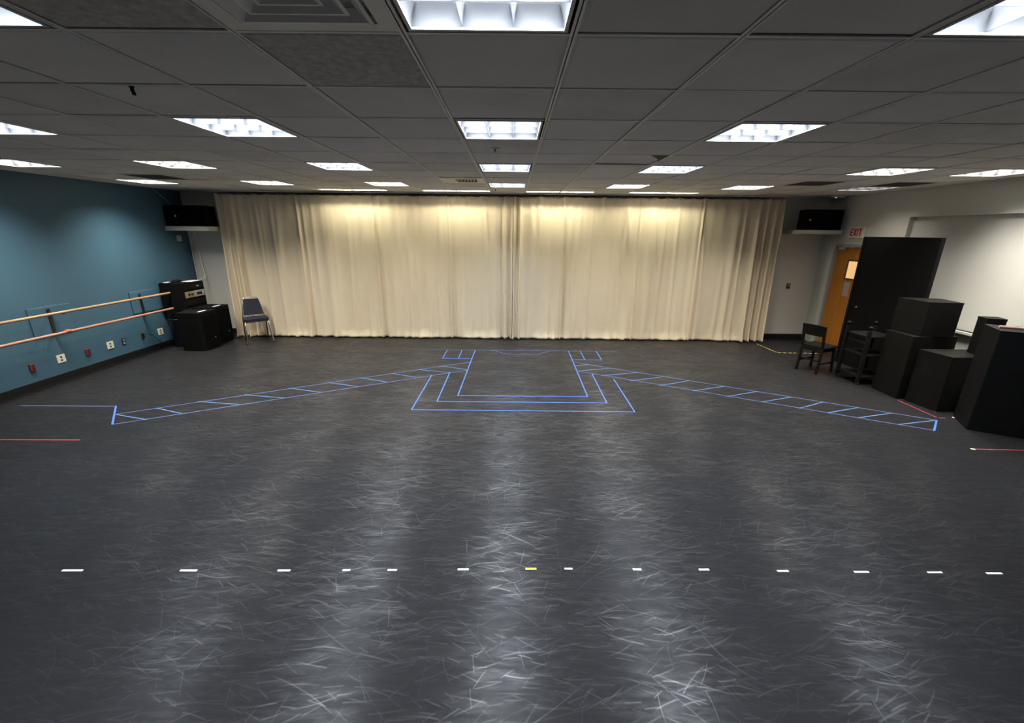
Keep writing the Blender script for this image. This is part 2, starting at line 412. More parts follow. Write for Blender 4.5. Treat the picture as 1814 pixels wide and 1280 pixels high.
# ---- ceiling: lay-in tiles on a T-bar grid
LIGHTS = [(-3,-1),(0,-1),(3,-1),
          (-6,2),(-3,2),(0,2),(3,2),(7,2),
          (-9,5),(-6,5),(-3,5),(0,5),(3,5),(7,5),(9,5),
          (-9,8),(-6,8),(-3,8),(0,8),(3,8),(6,8),(9,8)]
HOLES = set(LIGHTS) | {(-1,7), (-1,-1), (7,7), (9,7), (-8,7), (2,4)}
TUBES = [(-5,-3),(-2,0),(1,3),(4,6)]
SLOT0, SLOT1 = 7.910, 8.085
rnd = random.Random(5)
ct = MB()
x0i, x1i = -10, 10
y0j, y1j = -8, 11
def cx(i): return min(max(GX + i*S, XL), XR)
def cy(j): return min(max(GY + j*S, YN), YF)
for i in range(x0i, x1i+1):
    for j in range(y0j, y1j+1):
        if (i, j) in HOLES: continue
        a, b, c, d = cx(i), cx(i+1), cy(j), cy(j+1)
        if j == 10 and any(p <= i < q for p, q in TUBES): c = SLOT1
        if b-a < 0.03 or d-c < 0.03: continue
        mi = 1 if rnd.random() < 0.25 else 0
        if (i, j) in ((-1,0), (-2,-1), (-3,-1)): mi = 2
        z = H + 0.004 + rnd.uniform(-0.001, 0.003)
        g = 0.011
        a += g; b -= g; c += 0.0065; d -= 0.0065
        # tegular edge: slightly crowned panel
        e = 0.02; sag = rnd.uniform(0.0, 0.004)
        vs = [(a,c,z+0.004),(b,c,z+0.004),(b,d,z+0.004),(a,d,z+0.004),(a+e,c+e,z-sag),(b-e,c+e,z-sag),(b-e,d-e,z-sag),(a+e,d-e,z-sag),
              (a,c,z+0.02),(b,c,z+0.02),(b,d,z+0.02),(a,d,z+0.02)]
        ct.add(vs, [(4,7,6,5),(0,4,5,1),(1,5,6,2),(2,6,7,3),(3,7,4,0),(0,1,9,8),(1,2,10,9),(2,3,11,10),(3,0,8,11),(8,9,10,11)], mi)
ceil = struct('ceiling', ct, [M['tile'], M['tile_b'], M['tile_rough']])
grid = MB()
for i in range(x0i, x1i+2):
    x = GX + i*S
    if XL < x < XR: grid.box((x-0.013, YN, H), (x+0.013, YF, H+0.004)).box((x-0.002, YN, H), (x+0.002, YF, H+0.035))
for j in range(y0j, y1j+2):
    y = GY + j*S
    if YN < y < YF:
        for i in range(x0i, x1i+1):
            a, b = cx(i)+0.013, cx(i+1)-0.013
            if b-a > 0.02: grid.box((a, y-0.007, H+0.0005), (b, y+0.007, H+0.004))
grid.box((XL, YN, H-0.001), (XL+0.02, YF, H+0.004)).box((XR-0.02, YN, H-0.001), (XR, YF, H+0.004))
grid.box((XL, YF-0.02, H-0.001), (XR, YF, H+0.004)).box((XL, YN, H-0.001), (XR, YN+0.02, H+0.004))
g = grid.build('ceiling_grid', M['tbar'], ceil)
struct('ceiling_slab', MB().box((XL-0.15, YN-0.15, 3.05), (XR+0.25, YF+0.15, 3.15)), M['gap'])

# ---- parabolic troffers
def make_troffer():
    t = thing('ceiling_light', 'x', 'ceiling light', (0,0,H))
    h = S/2
    hb = MB()
    a = h-0.024; zt = 0.15
    hb.box((-a,-a,0.004),(-a+0.003,a,zt)).box((a-0.003,-a,0.004),(a,a,zt)).box((-a,-a,0.004),(a,-a+0.003,zt)).box((-a,a-0.003,0.004),(a,a,zt))
    hb.box((-a,-a,zt),(a,a,zt+0.01))
    hb.build('housing', M['fixture'], t)
    fr = MB(); b = a-0.013
    for A, B in (((-a,-a),(a,-b)),((-a,b),(a,a)),((-a,-b),(-b,b)),((b,-b),(a,b))):
        fr.box((A[0],A[1],-0.001),(B[0],B[1],0.004))
    fr.build('frame', M['fixture'], t)
    lv = MB()
    z0, z1 = 0.006, 0.068
    def wedge(p, along, half_top, side=0):
        # parabolic blade: thin at the bottom, wide at the top
        steps = 5
        for sgn in ((-1, 1) if side == 0 else (side,)):
            prof = [(sgn*(0.0015 + half_top*((k/steps)**1.7)), z0 + (z1-z0)*k/steps) for k in range(steps+1)]
            vs = []
            for u, z in prof:
                if along == 'y': vs += [(p+u,-b,z),(p+u,b,z)]
                else: vs += [(-b,p+u,z),(b,p+u,z)]
            lv.add(vs, [(2*k,2*k+1,2*k+3,2*k+2) for k in range(steps)], 0, True)
    c = 2*b/3
    for k in (-0.5, 0.5):
        wedge(k*c, 'y', 0.012); wedge(k*c, 'x', 0.012)
    wedge(-b, 'y', 0.02, 1); wedge(b, 'y', 0.02, -1); wedge(-b, 'x', 0.02, 1); wedge(b, 'x', 0.02, -1)
    lv.build('louver', M['louver'], t)
    return t, b
def lamp_data(name, col, watts, size):
    l = bpy.data.lights.new(name, 'AREA'); l.shape = 'SQUARE'; l.size = size
    l.energy = watts; l.color = col; l.spread = R(116)
    return l
L_COOL = lamp_data('troffer_cool', (0.86, 0.93, 1.0), LAMP_W, 0.50)
L_WARM = lamp_data('troffer_warm', (1.0, 0.95, 0.84), LAMP_W, 0.50)
L_DIM = lamp_data('troffer_dim', (1.0, 0.90, 0.80), LAMP_W*0.22, 0.50)
proto, _b = make_troffer()
rowname = {-1:'row nearest the camera', 2:'second row from the camera', 5:'third row from the camera', 8:'far row before the curtain'}
WARM = {(7,5),(9,5),(-9,5),(-9,8),(-6,8),(6,8),(3,8),(-3,8),(-6,5)}
rows = {}
for k in LIGHTS: rows.setdefault(k[1], []).append(k[0])
ORD = ['first','second','third','fourth','fifth','sixth','seventh','eighth']
lamp_jobs = []
for n, (i, j) in enumerate(LIGHTS):
    t = proto if n == 0 else copy_tree(proto)
    t.location = (GX + (i+0.5)*S, GY + (j+0.5)*S, H)
    k = sorted(rows[j]).index(i)
    if (i, j) == (0,-1): lab = 'large glowing square louvred ceiling light cut by the top edge, nearest overhead centre'
    elif (i, j) == (-3,-1): lab = 'glowing square ceiling light cut off by the top left corner of the picture'
    elif (i, j) == (3,-1): lab = 'glowing square ceiling light cut off by the top right corner of the picture'
    elif (i, j) == (9,8): lab = 'dim greyish square ceiling light in the far right corner'
    else: lab = 'glowing square louvred ceiling light, %s from the left in the %s' % (ORD[k], rowname[j])
    tag(t, lab, 'ceiling light', 'square louvred lights in the ceiling')
    ld = L_DIM if (i, j) == (9,8) else (L_WARM if (i, j) in WARM else L_COOL)
    lamp_jobs.append((t, ld))
for t, ld in lamp_jobs:
    lo = bpy.data.objects.new('lamp', ld); COL.objects.link(lo); lo.parent = t; lo.location = (0,0,0.095)

# ---- recessed fluorescent slots washing the curtain
for n, (a, b) in enumerate(TUBES):
    xa, xb = GX + a*S, GX + b*S
    t = thing('strip_light', ['recessed strip light above the left end of the curtain, leftmost of the four',
                              'recessed strip light just left of the middle of the curtain',
                              'recessed strip light just right of the middle of the curtain',
                              'recessed strip light above the right side of the curtain, rightmost of the four'][n], 'strip light', ((xa+xb)/2, 0, H), 0, 'strip lights washing the curtain')
    L = (xb-xa)/2 - 0.014
    y0, y1 = SLOT0, SLOT1
    hs = MB()
    hs.box((-L,y0,0.001),(L,y0+0.003,0.13)).box((-L,y1-0.003,0.001),(L,y1,0.13)).box((-L,y0,0.13),(L,y1,0.133))
    hs.box((-L,y0,0.001),(-L+0.003,y1,0.13)).box((L-0.003,y0,0.001),(L,y1,0.13))
    hs.build('housing', M['fixture'], t)
    MB().box((-L,y1-0.004,-0.002),(L,y1+0.012,0.001)).box((-L,y0-0.004,-0.002),(L,y0+0.006,0.001)).build('trim_strip', M['tbar'], t)
    for yy in (y0+0.055,):
        MB().tube([(-L+0.05,yy,0.092),(L-0.05,yy,0.092)], 0.016, 12).build('tube', M['tube'], t)
    for sg in (-1, 1):
        MB().box((sg*(L-0.05),y0+0.03,0.06),(sg*(L-0.004),y0+0.08,0.13)).build('lamp_holder', M['pale_plastic'], t, 0.003)

# ---- vents, dark grilles, odd tiles, sprinklers
def tilepos(i, j): return (GX+(i+0.5)*S, GY+(j+0.5)*S, H)
t = thing('ceiling_vent', 'cream ceiling air vent with dark curved slots near the curtain', 'vent', tilepos(-1,7))
h = S/2-0.013
MB().box((-h,-h,-0.004),(h,-h+0.10,0.006)).box((-h,h-0.10,-0.004),(h,h,0.006)).box((-h,-h+0.10,-0.004),(-h+0.20,h-0.10,0.006)).box((h-0.10,-h+0.10,-0.004),(h,h-0.10,0.006)).build('faceplate', M['vent_cream'], t)
MB().box((-h+0.12,-h+0.09,0.05),(h-0.09,h-0.09,0.055)).build('duct', M['dark_hole'], t)
for k in range(6):
    x = -h+0.215+k*0.045
    MB().bar((x,-h+0.10,0.018),(x+0.0,h-0.10,0.018),0.012,0.03,upv=(0.5,0,1)).build('vane', M['vent_cream'], t)
t = thing('air_diffuser', 'square stepped air diffuser at the top edge beside the big light', 'vent', tilepos(-1,-1))
d = MB()
def ring(r0, z0, r1, z1):
    vs = [(-r0,-r0,z0),(r0,-r0,z0),(r0,r0,z0),(-r0,r0,z0),(-r1,-r1,z1),(r1,-r1,z1),(r1,r1,z1),(-r1,r1,z1)]
    d.add(vs, [(0,4,5,1),(1,5,6,2),(2,6,7,3),(3,7,4,0)])
ring(h, 0.0, 0.235, 0.0); ring(0.235, 0.0, 0.225, 0.02)
for q in (0.225, 0.165, 0.105):
    ring(q, -0.004, q-0.012, -0.006); ring(q-0.012, -0.006, q-0.045, 0.022)
ring(0.05, -0.006, 0.0005, -0.006)
d.box((-h,-h,0.04),(h,h,0.05))
d.build('cone', M['tbar'], t)
for (i, j), lab in (((7,7),'dark grey recessed return grille left of the right wall corner'),((9,7),'dark grey recessed return grille beside the right wall'),((-8,7),'dark grey recessed return grille near the left wall')):
    t = thing('return_grille', lab, 'vent', tilepos(i,j), 0, 'dark return grilles')
    MB().box((-h,-h,0),(h,-h+0.02,0.008)).box((-h,h-0.02,0),(h,h,0.008)).box((-h,-h+0.02,0),(-h+0.02,h-0.02,0.008)).box((h-0.02,-h+0.02,0),(h,h-0.02,0.008)).build('frame', M['tile_b'], t)
    g_ = MB()
    for k in range(22):
        q = -h+0.03+k*(2*h-0.06)/21
        g_.box((q-0.004,-h+0.02,0.002),(q+0.004,h-0.02,0.012)).box((-h+0.02,q-0.004,0.002),(h-0.02,q+0.004,0.012))
    g_.box((-h,-h,0.05),(h,h,0.055))
    g_.build('grille', M['gap'], t)
t = thing('lifted_ceiling_tile', 'ceiling tile sitting crooked in its frame with a gap painted dark, right of centre', 'ceiling tile', tilepos(2,4))
MB().add([(-h,-h,0.008),(h,-h,0.008),(h,h,0.012),(-h,h,0.016),(-h,-h,0.025),(h,-h,0.025),(h,h,0.03),(-h,h,0.033)],
         [(0,3,2,1),(4,5,6,7),(0,1,5,4),(1,2,6,5),(2,3,7,6),(3,0,4,7)]).build('tile_panel', M['tile'], t)
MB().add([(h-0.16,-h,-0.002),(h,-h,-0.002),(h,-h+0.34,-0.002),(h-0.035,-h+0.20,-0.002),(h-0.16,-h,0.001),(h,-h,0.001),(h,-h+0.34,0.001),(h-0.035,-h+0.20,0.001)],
         [(0,3,2,1),(4,5,6,7),(0,1,5,4),(1,2,6,5),(2,3,7,6),(3,0,4,7)]).build('painted_gap_shade', M['dark_hole'], t)  # thin dark plate below the tile, painted in for the shade of an opening
def sprinkler(x, y, lab):
    t = thing('sprinkler_head', lab, 'sprinkler', (x,y,H), 0, 'ceiling sprinkler heads')
    MB().lathe((0,0,0), [(0.044,-0.0),(0.042,-0.005),(0.020,-0.007),(0.014,-0.003)]).build('escutcheon', M['pale_plastic'], t)
    MB().lathe((0,0,0), [(0.008,0),(0.008,-0.012),(0.004,-0.016)],12).bar((-0.008,0,-0.010),(-0.008,0,-0.026),0.003,0.003).bar((0.008,0,-0.010),(0.008,0,-0.026),0.003,0.003).lathe((0,0,-0.026),[(0.001,0.002),(0.013,0.001),(0.013,-0.001),(0.001,-0.002)],14).build('deflector', M['dark_metal'], t)
sprinkler(-0.163, 3.99, 'small sprinkler head with pale ring behind the second centre light')
sprinkler(-0.307, 7.6, 'tiny dark sprinkler head in the ceiling just before the curtain')
t = thing('ceiling_hook', 'small dark clip hanging from the ceiling grid at upper left', 'hook', (-1.914,2.42,H))
MB().box((-0.012,-0.006,-0.006),(0.012,0.006,0)).tube([(0,0,-0.004),(0,0,-0.022),(0.006,0,-0.03),(0.004,0,-0.04)],0.009,8).build('clip', M['dark_hole'], t, 0.002)

# ================================================================== CURTAIN
HOOKS = []
def make_curtain(x0, x1, seed, label, ends, seams):
    r = random.Random(seed)
    W = x1-x0
    nx = int(W/0.0105); nz = 78
    ztop, zbot = 2.716, 0.012
    folds = []
    # gentle hanging folds, some slanting away from their hooks
    x = x0+0.05
    while x < x1:
        folds.append((x, r.uniform(0.020,0.065), r.uniform(0.010,0.045), r.uniform(-0.10,0.10), r.choice((0,0,1,2)), r.uniform(0.2,1.0)))
        x += r.uniform(0.045,0.20)
    for sx in seams:   # sharp vertical seam folds between cloth widths
        folds.append((sx, 0.014, 0.070, 0.02, 0, 1.0)); folds.append((sx+0.05, 0.035, -0.045, 0.03, 2, 1.0))
    for (ex, side, wdt, n, amp) in ends:   # bunched cloth at the free edges
        for k in range(n):
            q = ex + side*(k+0.5)*wdt/n
            folds.append((q, wdt/n*0.30, amp*(1 if k % 2 == 0 else -0.35), r.uniform(-0.015,0.015), 0, 1.0))
    for k in range(int(W*1.6)):   # long diagonal drag lines
        folds.append((r.uniform(x0,x1), r.uniform(0.03,0.06), r.uniform(0.014,0.034), r.choice((-1,1))*r.uniform(0.10,0.30), 3, r.uniform(0.3,0.9)))
    pitch = 0.235
    off = r.uniform(0,pitch)
    vs = []
    for jz in range(nz+1):
        t = jz/nz                      # 0 top, 1 bottom
        zz = ztop + (zbot-ztop)*t
        for ix in range(nx+1):
            x = x0 + W*ix/nx
            y = 0.0
            for fx, fwid, amp, slant, kind, hgt in folds:
                dx = x - fx - slant*t*(1.0 if kind == 3 else 0.4)
                if abs(dx) > 3.2*fwid: continue
                if kind == 0: env = 0.35+0.65*t
                elif kind == 1: env = max(0.0, 1-t/ max(hgt,0.05))
                elif kind == 2: env = max(0.0, (t-(1-hgt))/max(hgt,0.05))
                else: env = math.sin(math.pi*min(1,t/hgt)) if t < hgt else 0
                y -= amp*env*math.exp(-(dx/fwid)**2)
            z = zz
            ph = (x-off)/pitch
            sc = abs(math.sin(math.pi*ph))
            if t < 0.12:
                z -= 0.024*sc*(1-t/0.12)
                y += -0.016*sc*(1-t/0.12)
            if t > 0.93:                # hem breaks on the floor
                u = (t-0.93)/0.07
                y -= 0.035*u*u*(0.6+0.4*math.sin(x*5.1+seed)) + 0.012*u*math.sin(x*31+1.7*math.sin(x*9))
                z += 0.010*u*(math.sin(x*23+seed)*0.5+0.5)
            vs.append((x, y, z))
    n1 = nx+1
    fs = [(j*n1+i, (j+1)*n1+i, (j+1)*n1+i+1, j*n1+i+1) for j in range(nz) for i in range(nx)]
    base = (0, 8.40, 0)
    o = MB().add(vs, fs, 0, True).build('curtain', M['curtain'], None, loc=base)
    tag(o, label, 'curtain', 'beige curtains across the far wall')
    so = o.modifiers.new('thickness', 'SOLIDIFY'); so.thickness = 0.003; so.offset = 1
    # hem band, brighter cloth lying on the floor
    k0 = math.ceil((x0-off)/pitch)
    x = off + k0*pitch
    hooks = 0
    while x < x1:
        MB().tube([(0,0,0.022),(0,0.002,0.01),(0,-0.010,-0.01),(0,-0.016,-0.035)],0.0042,6).build('hook', M['dark_metal'], o, loc=(x,-0.004,2.714))
        x += pitch
    return o
make_curtain(-5.56, -0.002, 11, 'left beige stage curtain hanging from ceiling track behind the metal chair',
             [(-5.55, 1, 0.40, 6, 0.11), (0.012, -1, 0.26, 4, 0.12)], [-4.05, -2.62, -1.22])
make_curtain(0.0, 5.06, 23, 'right beige stage curtain, its bunched edge beside the thermostat wall',
             [(-0.022, 1, 0.18, 3, 0.12), (5.05, -1, 0.50, 7, 0.13)], [0.95, 2.38, 3.55, 4.35])
t = thing('curtain_track', 'thin ceiling track that carries the curtains along the far wall', 'curtain track', (-0.2, 8.40, H))
MB().box((-5.45,-0.016,-0.018),(5.40,0.016,-0.001)).build('rail', M['tbar'], t)

# ================================================================== LEFT WALL THINGS
# ---- ballet barre
t = thing('ballet_barre', 'double wooden ballet barre on dark brackets along the teal wall', 'ballet barre', (XL, 5.7, 0))
bx = 0.245
MB().tube([(bx,-4.6,0.978),(bx,1.875,0.983)],0.019,16).build('rail', M['barre'], t)
MB().tube([(bx,-4.6,0.722),(bx,1.875,0.707)],0.019,16).build('rail', M['barre_low'], t)['label'] = 'lower, more reddish rail'
for y in (-3.6, -1.6, 0.02, 1.50):
    bk = MB()
    bk.box((0.0,y-0.02,0.66),(0.035,y+0.02,1.02))
    bk.bar((0.02,y,0.975),(bx,y,0.955),0.03,0.012).bar((0.02,y,0.70),(bx,y,0.690),0.03,0.012)
    bk.build('bracket', M['dark_metal'], t, 0.003)
for (a, b, z0, z1) in ((-0.23,0.335,0.68,1.05),(1.32,1.87,0.70,1.062)):
    MB().box((0.0,a,z0),(0.02,b,z1)).build('backing_board', M['teal'], t, 0.003)
MB().tube([(bx,-0.045,0.7195),(bx,0.02,0.7195)],0.0215,14).build('tape_wrap', M['orange_tape'], t)['label'] = 'bright orange tape wrapped round the lower rail'

# ---- sockets and plates low on the teal wall
def socket(y, z, lab, wd=0.115, ht=0.115):
    t = thing('wall_socket', lab, 'wall socket', (XL, y, z), 0, 'ivory sockets on the teal wall')
    MB().box((0,-wd/2,-ht/2),(0.008,wd/2,ht/2)).build('cover_plate', M['pale_plastic'], t, 0.003)
    for zz in (-0.022, 0.022):
        MB().box((0.008,-0.014,zz-0.013),(0.0095,0.014,zz+0.013)).build('outlet', M['brown_plate'], t)
socket(5.716, 0.315, 'ivory double socket nearest the camera, between the two small red boxes')
socket(6.477, 0.310, 'ivory double socket in the middle of the row, left of the small steel plate')
socket(7.473, 0.300, 'ivory double socket furthest along the teal wall, right of the black cable')
for y, z, lab in ((5.333,0.305,'small red electrical box nearest the left edge of the picture'),(6.103,0.303,'small red electrical box between two ivory sockets')):
    t = thing('red_electrical_box', lab, 'electrical box', (XL,y,z), 0, 'small red electrical boxes on the teal wall')
    MB().box((0,-0.035,-0.055),(0.022,0.035,0.05)).build('box', M['red_box'], t, 0.006)
    MB().tube([(0.022,0,-0.02),(0.024,0,-0.02)],0.014,12).tube([(0.022,0,0.02),(0.024,0,0.02)],0.014,12).build('outlet', M['dark_hole'], t)
t = thing('steel_wall_plate', 'small bluish steel plate with two round jacks on the teal wall', 'wall plate', (XL,6.719,0.303))
MB().box((0,-0.032,-0.055),(0.006,0.032,0.055)).build('plate', M['navy'], t, 0.002)
for zz in (-0.024, 0.024):
    MB().tube([(0.006,0,zz),(0.012,0,zz)],0.017,14).build('jack', M['silver'], t)
t = thing('power_outlet', 'dark outlet with two black plugs and a trailing cable', 'power outlet', (XL,7.086,0.315))
MB().box((0,-0.03,-0.055),(0.006,0.03,0.055)).build('plate', M['brown_plate'], t, 0.002)
for zz in (-0.022, 0.025):
    MB().box((0.006,-0.016,zz-0.016),(0.04,0.016,zz+0.016)).build('plug', M['dark_hole'], t, 0.005)
MB().tube([(0.035,0,0.02),(0.055,0.06,0.015),(0.05,0.16,-0.03),(0.04,0.25,-0.12),(0.03,0.33,-0.20),(0.03,0.45,-0.26),(0.05,0.60,-0.300)],0.005,8).build('cable', M['dark_hole'], t)
t = thing('wall_switch_plate', 'pale switch plate high on the teal wall under the speaker shelf', 'switch plate', (XL,8.39,1.905))
MB().box((0,-0.06,-0.055),(0.008,0.06,0.055)).build('plate', M['shelf'], t, 0.002)
MB().box((0.008,-0.012,-0.02),(0.014,0.012,0.02)).build('toggle', M['pale_plastic'], t)

# ---- speakers on high shelves
def wall_speaker(cx_, cy_, z, wd, ht, dp, lab, lx, face):
    t = thing('wall_speaker', lab, 'loudspeaker', (cx_, cy_, z), face, 'black speakers on cream wall shelves')
    P = [(-wd/2,-dp/2),(wd/2,-dp/2),(wd/2-0.06,dp/2),(-wd/2+0.06,dp/2)]
    MB().prism(P,0.0,ht).build('cabinet', M['black_flat'], t, 0.012)
    MB().box((-wd/2+0.02,-dp/2-0.014,0.02),(wd/2-0.02,-dp/2-0.001,ht-0.02)).build('grille', M['cloth_black'], t, 0.006)
    MB().box((lx-0.016,-dp/2-0.018,ht*0.45),(lx+0.016,-dp/2-0.014,ht*0.45+0.032)).build('badge', M['orange_badge'], t)
    return t
def wall_shelf(x0, x1, y0, z0, z1, lab):
    t = thing('wall_shelf', lab, 'shelf', ((x0+x1)/2, YF, z0), 0, 'cream shelves that carry the speakers')
    wd = (x1-x0)/2
    MB().box((-wd,y0-YF,z1-z0-0.012),(wd,-0.001,z1-z0)).build('board', M['shelf'], t, 0.002)
    MB().box((-wd,y0-YF,0),(wd,y0-YF+0.015,z1-z0-0.012)).box((-wd,y0-YF+0.015,0),(-wd+0.015,-0.001,z1-z0-0.012)).box((wd-0.015,y0-YF+0.015,0),(wd,-0.001,z1-z0-0.012)).build('apron', M['shelf'], t, 0.002)
wall_shelf(XL+0.005, -5.575, 8.10, 2.048, 2.125, 'cream shelf under the black speaker in the left corner')
wall_shelf(5.235, 6.0, 8.10, 2.10, 2.168, 'cream shelf under the black speaker beside the exit sign')
wall_speaker(-5.965, 8.30, 2.125, 0.76, 0.36, 0.36, 'black corner speaker with orange badge above the teal wall', -0.17, 0.0)
wall_speaker(5.655, 8.30, 2.168, 0.66, 0.355, 0.34, 'black speaker with orange badge left of the exit sign', -0.275, 0.0)
t = thing('speaker_wire', 'thin pale wire running from the ceiling to the left speaker', 'wire', (-6.33,7.95,H))
MB().tube([(0,0,0),(0.02,0.06,-0.07),(0.08,0.14,-0.17),(0.12,0.20,-0.279)],0.0035,6).build('wire', M['silver'], t)

# ---- equipment rack on a stand
t = thing('rack_bracket', 'black wall bracket shelf holding the audio rack in the left corner', 'wall bracket', (XL,7.86,0.60))
MB().box((0.001,-0.27,0.085),(0.48,0.27,0.105)).build('shelf_board', M['black'], t, 0.003)
for b in (-0.18, 0.18):
    MB().box((0.001,b-0.012,-0.12),(0.015,b+0.012,0.085)).bar((0.01,b,-0.11),(0.36,b,0.08),0.02,0.015).build('arm', M['black'], t)
t = thing('equipment_rack', 'black audio rack with silver player in the left corner', 'audio rack', (-6.09,7.86,0.705))
MB().box((-0.22,-0.27,0),(0.20,0.27,0.445)).build('case', M['black_flat'], t, 0.008)
MB().box((0.195,-0.24,0.33),(0.206,0.24,0.42)).build('amplifier_panel', M['black'], t, 0.002)
MB().box((0.196,-0.24,0.175),(0.212,-0.01,0.285)).build('brass_deck', M['gold'], t, 0.002)
MB().tube([(0.212,-0.16,0.23),(0.224,-0.16,0.23)],0.022,14).tube([(0.212,-0.08,0.23),(0.224,-0.08,0.23)],0.022,14).build('dial', M['dark_metal'], t)
pl = MB().box((0.196,-0.005,0.175),(0.214,0.24,0.285)).build('media_player', M['silver'], t, 0.003)
MB().box((0.214,0.03,0.205),(0.216,0.17,0.255)).build('display', M['dark_hole'], pl)
MB().tube([(0.214,0.205,0.23),(0.226,0.205,0.23)],0.018,14).build('knob', M['silver'], pl)
MB().box((0.195,-0.24,0.04),(0.207,0.24,0.14)).build('blank_panel', M['black'], t, 0.002)
MB().box((0.207,0.06,0.355),(0.209,0.13,0.375)).build('maker_badge', M['silver'], t)
MB().tube([(-0.05,-0.20,0.445),(-0.05,-0.17,0.485),(-0.05,-0.02,0.490),(-0.05,0.02,0.445)],0.010,10).build('carry_handle', M['dark_metal'], t)
o = MB().box((-0.09,-0.14,0),(0.09,0.14,0.006)).build('paper_stack', M['paper'], None, loc=(-5.99,7.98,1.151)); tag(o,'white papers lying on top of the audio rack','papers')
o = MB().box((-0.03,-0.05,0),(0.03,0.05,0.012)).build('white_label_card', M['paper'], None, loc=(-6.22,7.68,1.151)); tag(o,'small white card at the near end of the rack top','card')
for n, (xx, yy) in enumerate(((-6.325,8.60),(-6.20,8.60))):
    t = thing('hanging_cable', ['thin white cable hanging in the left corner, the left of two','thin white cable hanging in the left corner, the right of two'][n], 'cable', (xx,yy,0), 0, 'white cables in the left corner')
    MB().tube([(0.0,0,2.05),(0.01,0,1.6),(0.03+0.02*n,-0.02,1.2),(0.06+0.05*n,-0.12,1.155),(0.08+0.05*n,-0.30,1.153)] if n else
              [(0.0,0,2.05),(0.0,0,1.5),(0.0,0,0.9),(0.01,0,0.55)],0.006,8).build('cable', M['paper'], t)

# ---- two floor speakers and a bin
def floor_speaker(cx_, cy_, wd, dp, ht, lab, rot=0.0):
    t = thing('floor_speaker', lab, 'loudspeaker', (cx_,cy_,0), rot, 'black floor speakers in the left corner')
    MB().prism(rounded(-dp/2,-wd/2,dp/2,wd/2,0.07,6),0.012,ht,0,False).build('cabinet', M['black_flat'], t, 0.006)
    MB().prism(rounded(-dp/2+0.08,-wd/2+0.02,dp/2+0.012,wd/2-0.02,0.06,6,(0,1,1,0)),0.05,ht-0.06,0,False).build('grille', M['cloth_black'], t)
    MB().box((dp/2-0.13,-0.09,ht),(dp/2-0.09,0.09,ht+0.003)).build('white_label', M['paper'], t)
    MB().tube([(dp/2+0.012,0.05,0.20),(dp/2+0.018,0.05,0.20)],0.011,10).build('badge', M['silver'], t)
    for a in (-1,1):
        for b in (-1,1): MB().lathe((a*(dp/2-0.09),b*(wd/2-0.09),0),[(0.02,0),(0.02,0.013)],10).build('foot', M['dark_hole'], t)
floor_speaker(-5.655, 7.475, 0.44, 0.44, 0.68, 'black floor speaker nearer the camera with rounded front edge')
floor_speaker(-5.72, 7.965, 0.44, 0.44, 0.69, 'black floor speaker behind, next to the curtain edge')
t = thing('waste_bin', 'dark blue bin squeezed between teal wall and black floor speaker', 'bin', (-6.13,7.62,0))
MB().lathe((0,0,0),[(0.001,0.004),(0.11,0.0),(0.115,0.01),(0.135,0.50),(0.142,0.505),(0.142,0.52),(0.130,0.52),(0.110,0.02),(0.001,0.015)],28).build('bin_body', M['navy_bin'], t)

# ---- chrome chair with blue pads
t = thing('metal_chair', 'chrome framed chair with navy padded seat and tapered back before the curtain', 'chair', (-4.93,8.00,0), R(38))
fr_ = MB()
hw, hd = 0.20, 0.19
for sx in (-1, 1):
    MB().tube([(sx*(hw+0.025),-hd-0.03,0.0),(sx*hw,-hd,0.20),(sx*(hw-0.005),-hd+0.01,0.40),(sx*(hw-0.03),-hd+0.05,0.425)],0.011,10).build('leg', M['chrome'], t)
    MB().tube([(sx*(hw-0.005),hd+0.02,0.0),(sx*(hw-0.005),hd-0.01,0.20),(sx*(hw-0.01),hd-0.02,0.42)],0.011,10).build('leg', M['dark_metal'], t)['label'] = 'dark rear leg'
    MB().lathe((sx*(hw+0.025),-hd-0.03,0),[(0.014,0),(0.014,0.02)],10).build('foot_cap', M['dark_hole'], t)
# back frame: tapered hoop
bp_ = [(-hw+0.01,hd-0.03,0.40),(-hw+0.03,hd+0.0,0.58),(-hw+0.075,hd+0.055,0.80),(-hw+0.10,hd+0.062,0.826),(hw-0.10,hd+0.062,0.826),(hw-0.075,hd+0.055,0.80),(hw-0.03,hd+0.0,0.58),(hw-0.01,hd-0.03,0.40)]
MB().tube(bp_,0.011,10).build('back_frame', M['chrome'], t)
MB().tube([(-hw+0.01,-hd+0.03,0.415),(-hw+0.01,hd-0.03,0.415),(hw-0.01,hd-0.03,0.415),(hw-0.01,-hd+0.03,0.415),(-hw+0.01,-hd+0.03,0.415)],0.010,8).build('seat_frame', M['chrome'], t)
def pad(z, yb, w2, thick): return (w2, yb, z, thick)
b_ = MB()
vs = []
for (z, w2, y) in ((0.50,hw-0.035,hd-0.02),(0.65,hw-0.055,hd+0.015),(0.80,hw-0.085,hd+0.048)):
    vs += [(-w2,y-0.022,z),(w2,y-0.022,z),(w2,y+0.012,z),(-w2,y+0.012,z)]
b_.add(vs,[(0,3,2,1),(8,9,10,11)]+[(a+k,a+(k+1)%4,a+4+(k+1)%4,a+4+k) for a in (0,4) for k in range(4)])
b_.build('backrest', M['navy'], t, 0.010, 3)
MB().prism(rounded(-hw-0.005,-hd-0.01,hw+0.005,hd-0.05,0.06,6),0.425,0.475,0,False).build('seat', M['navy'], t, 0.016, 3)

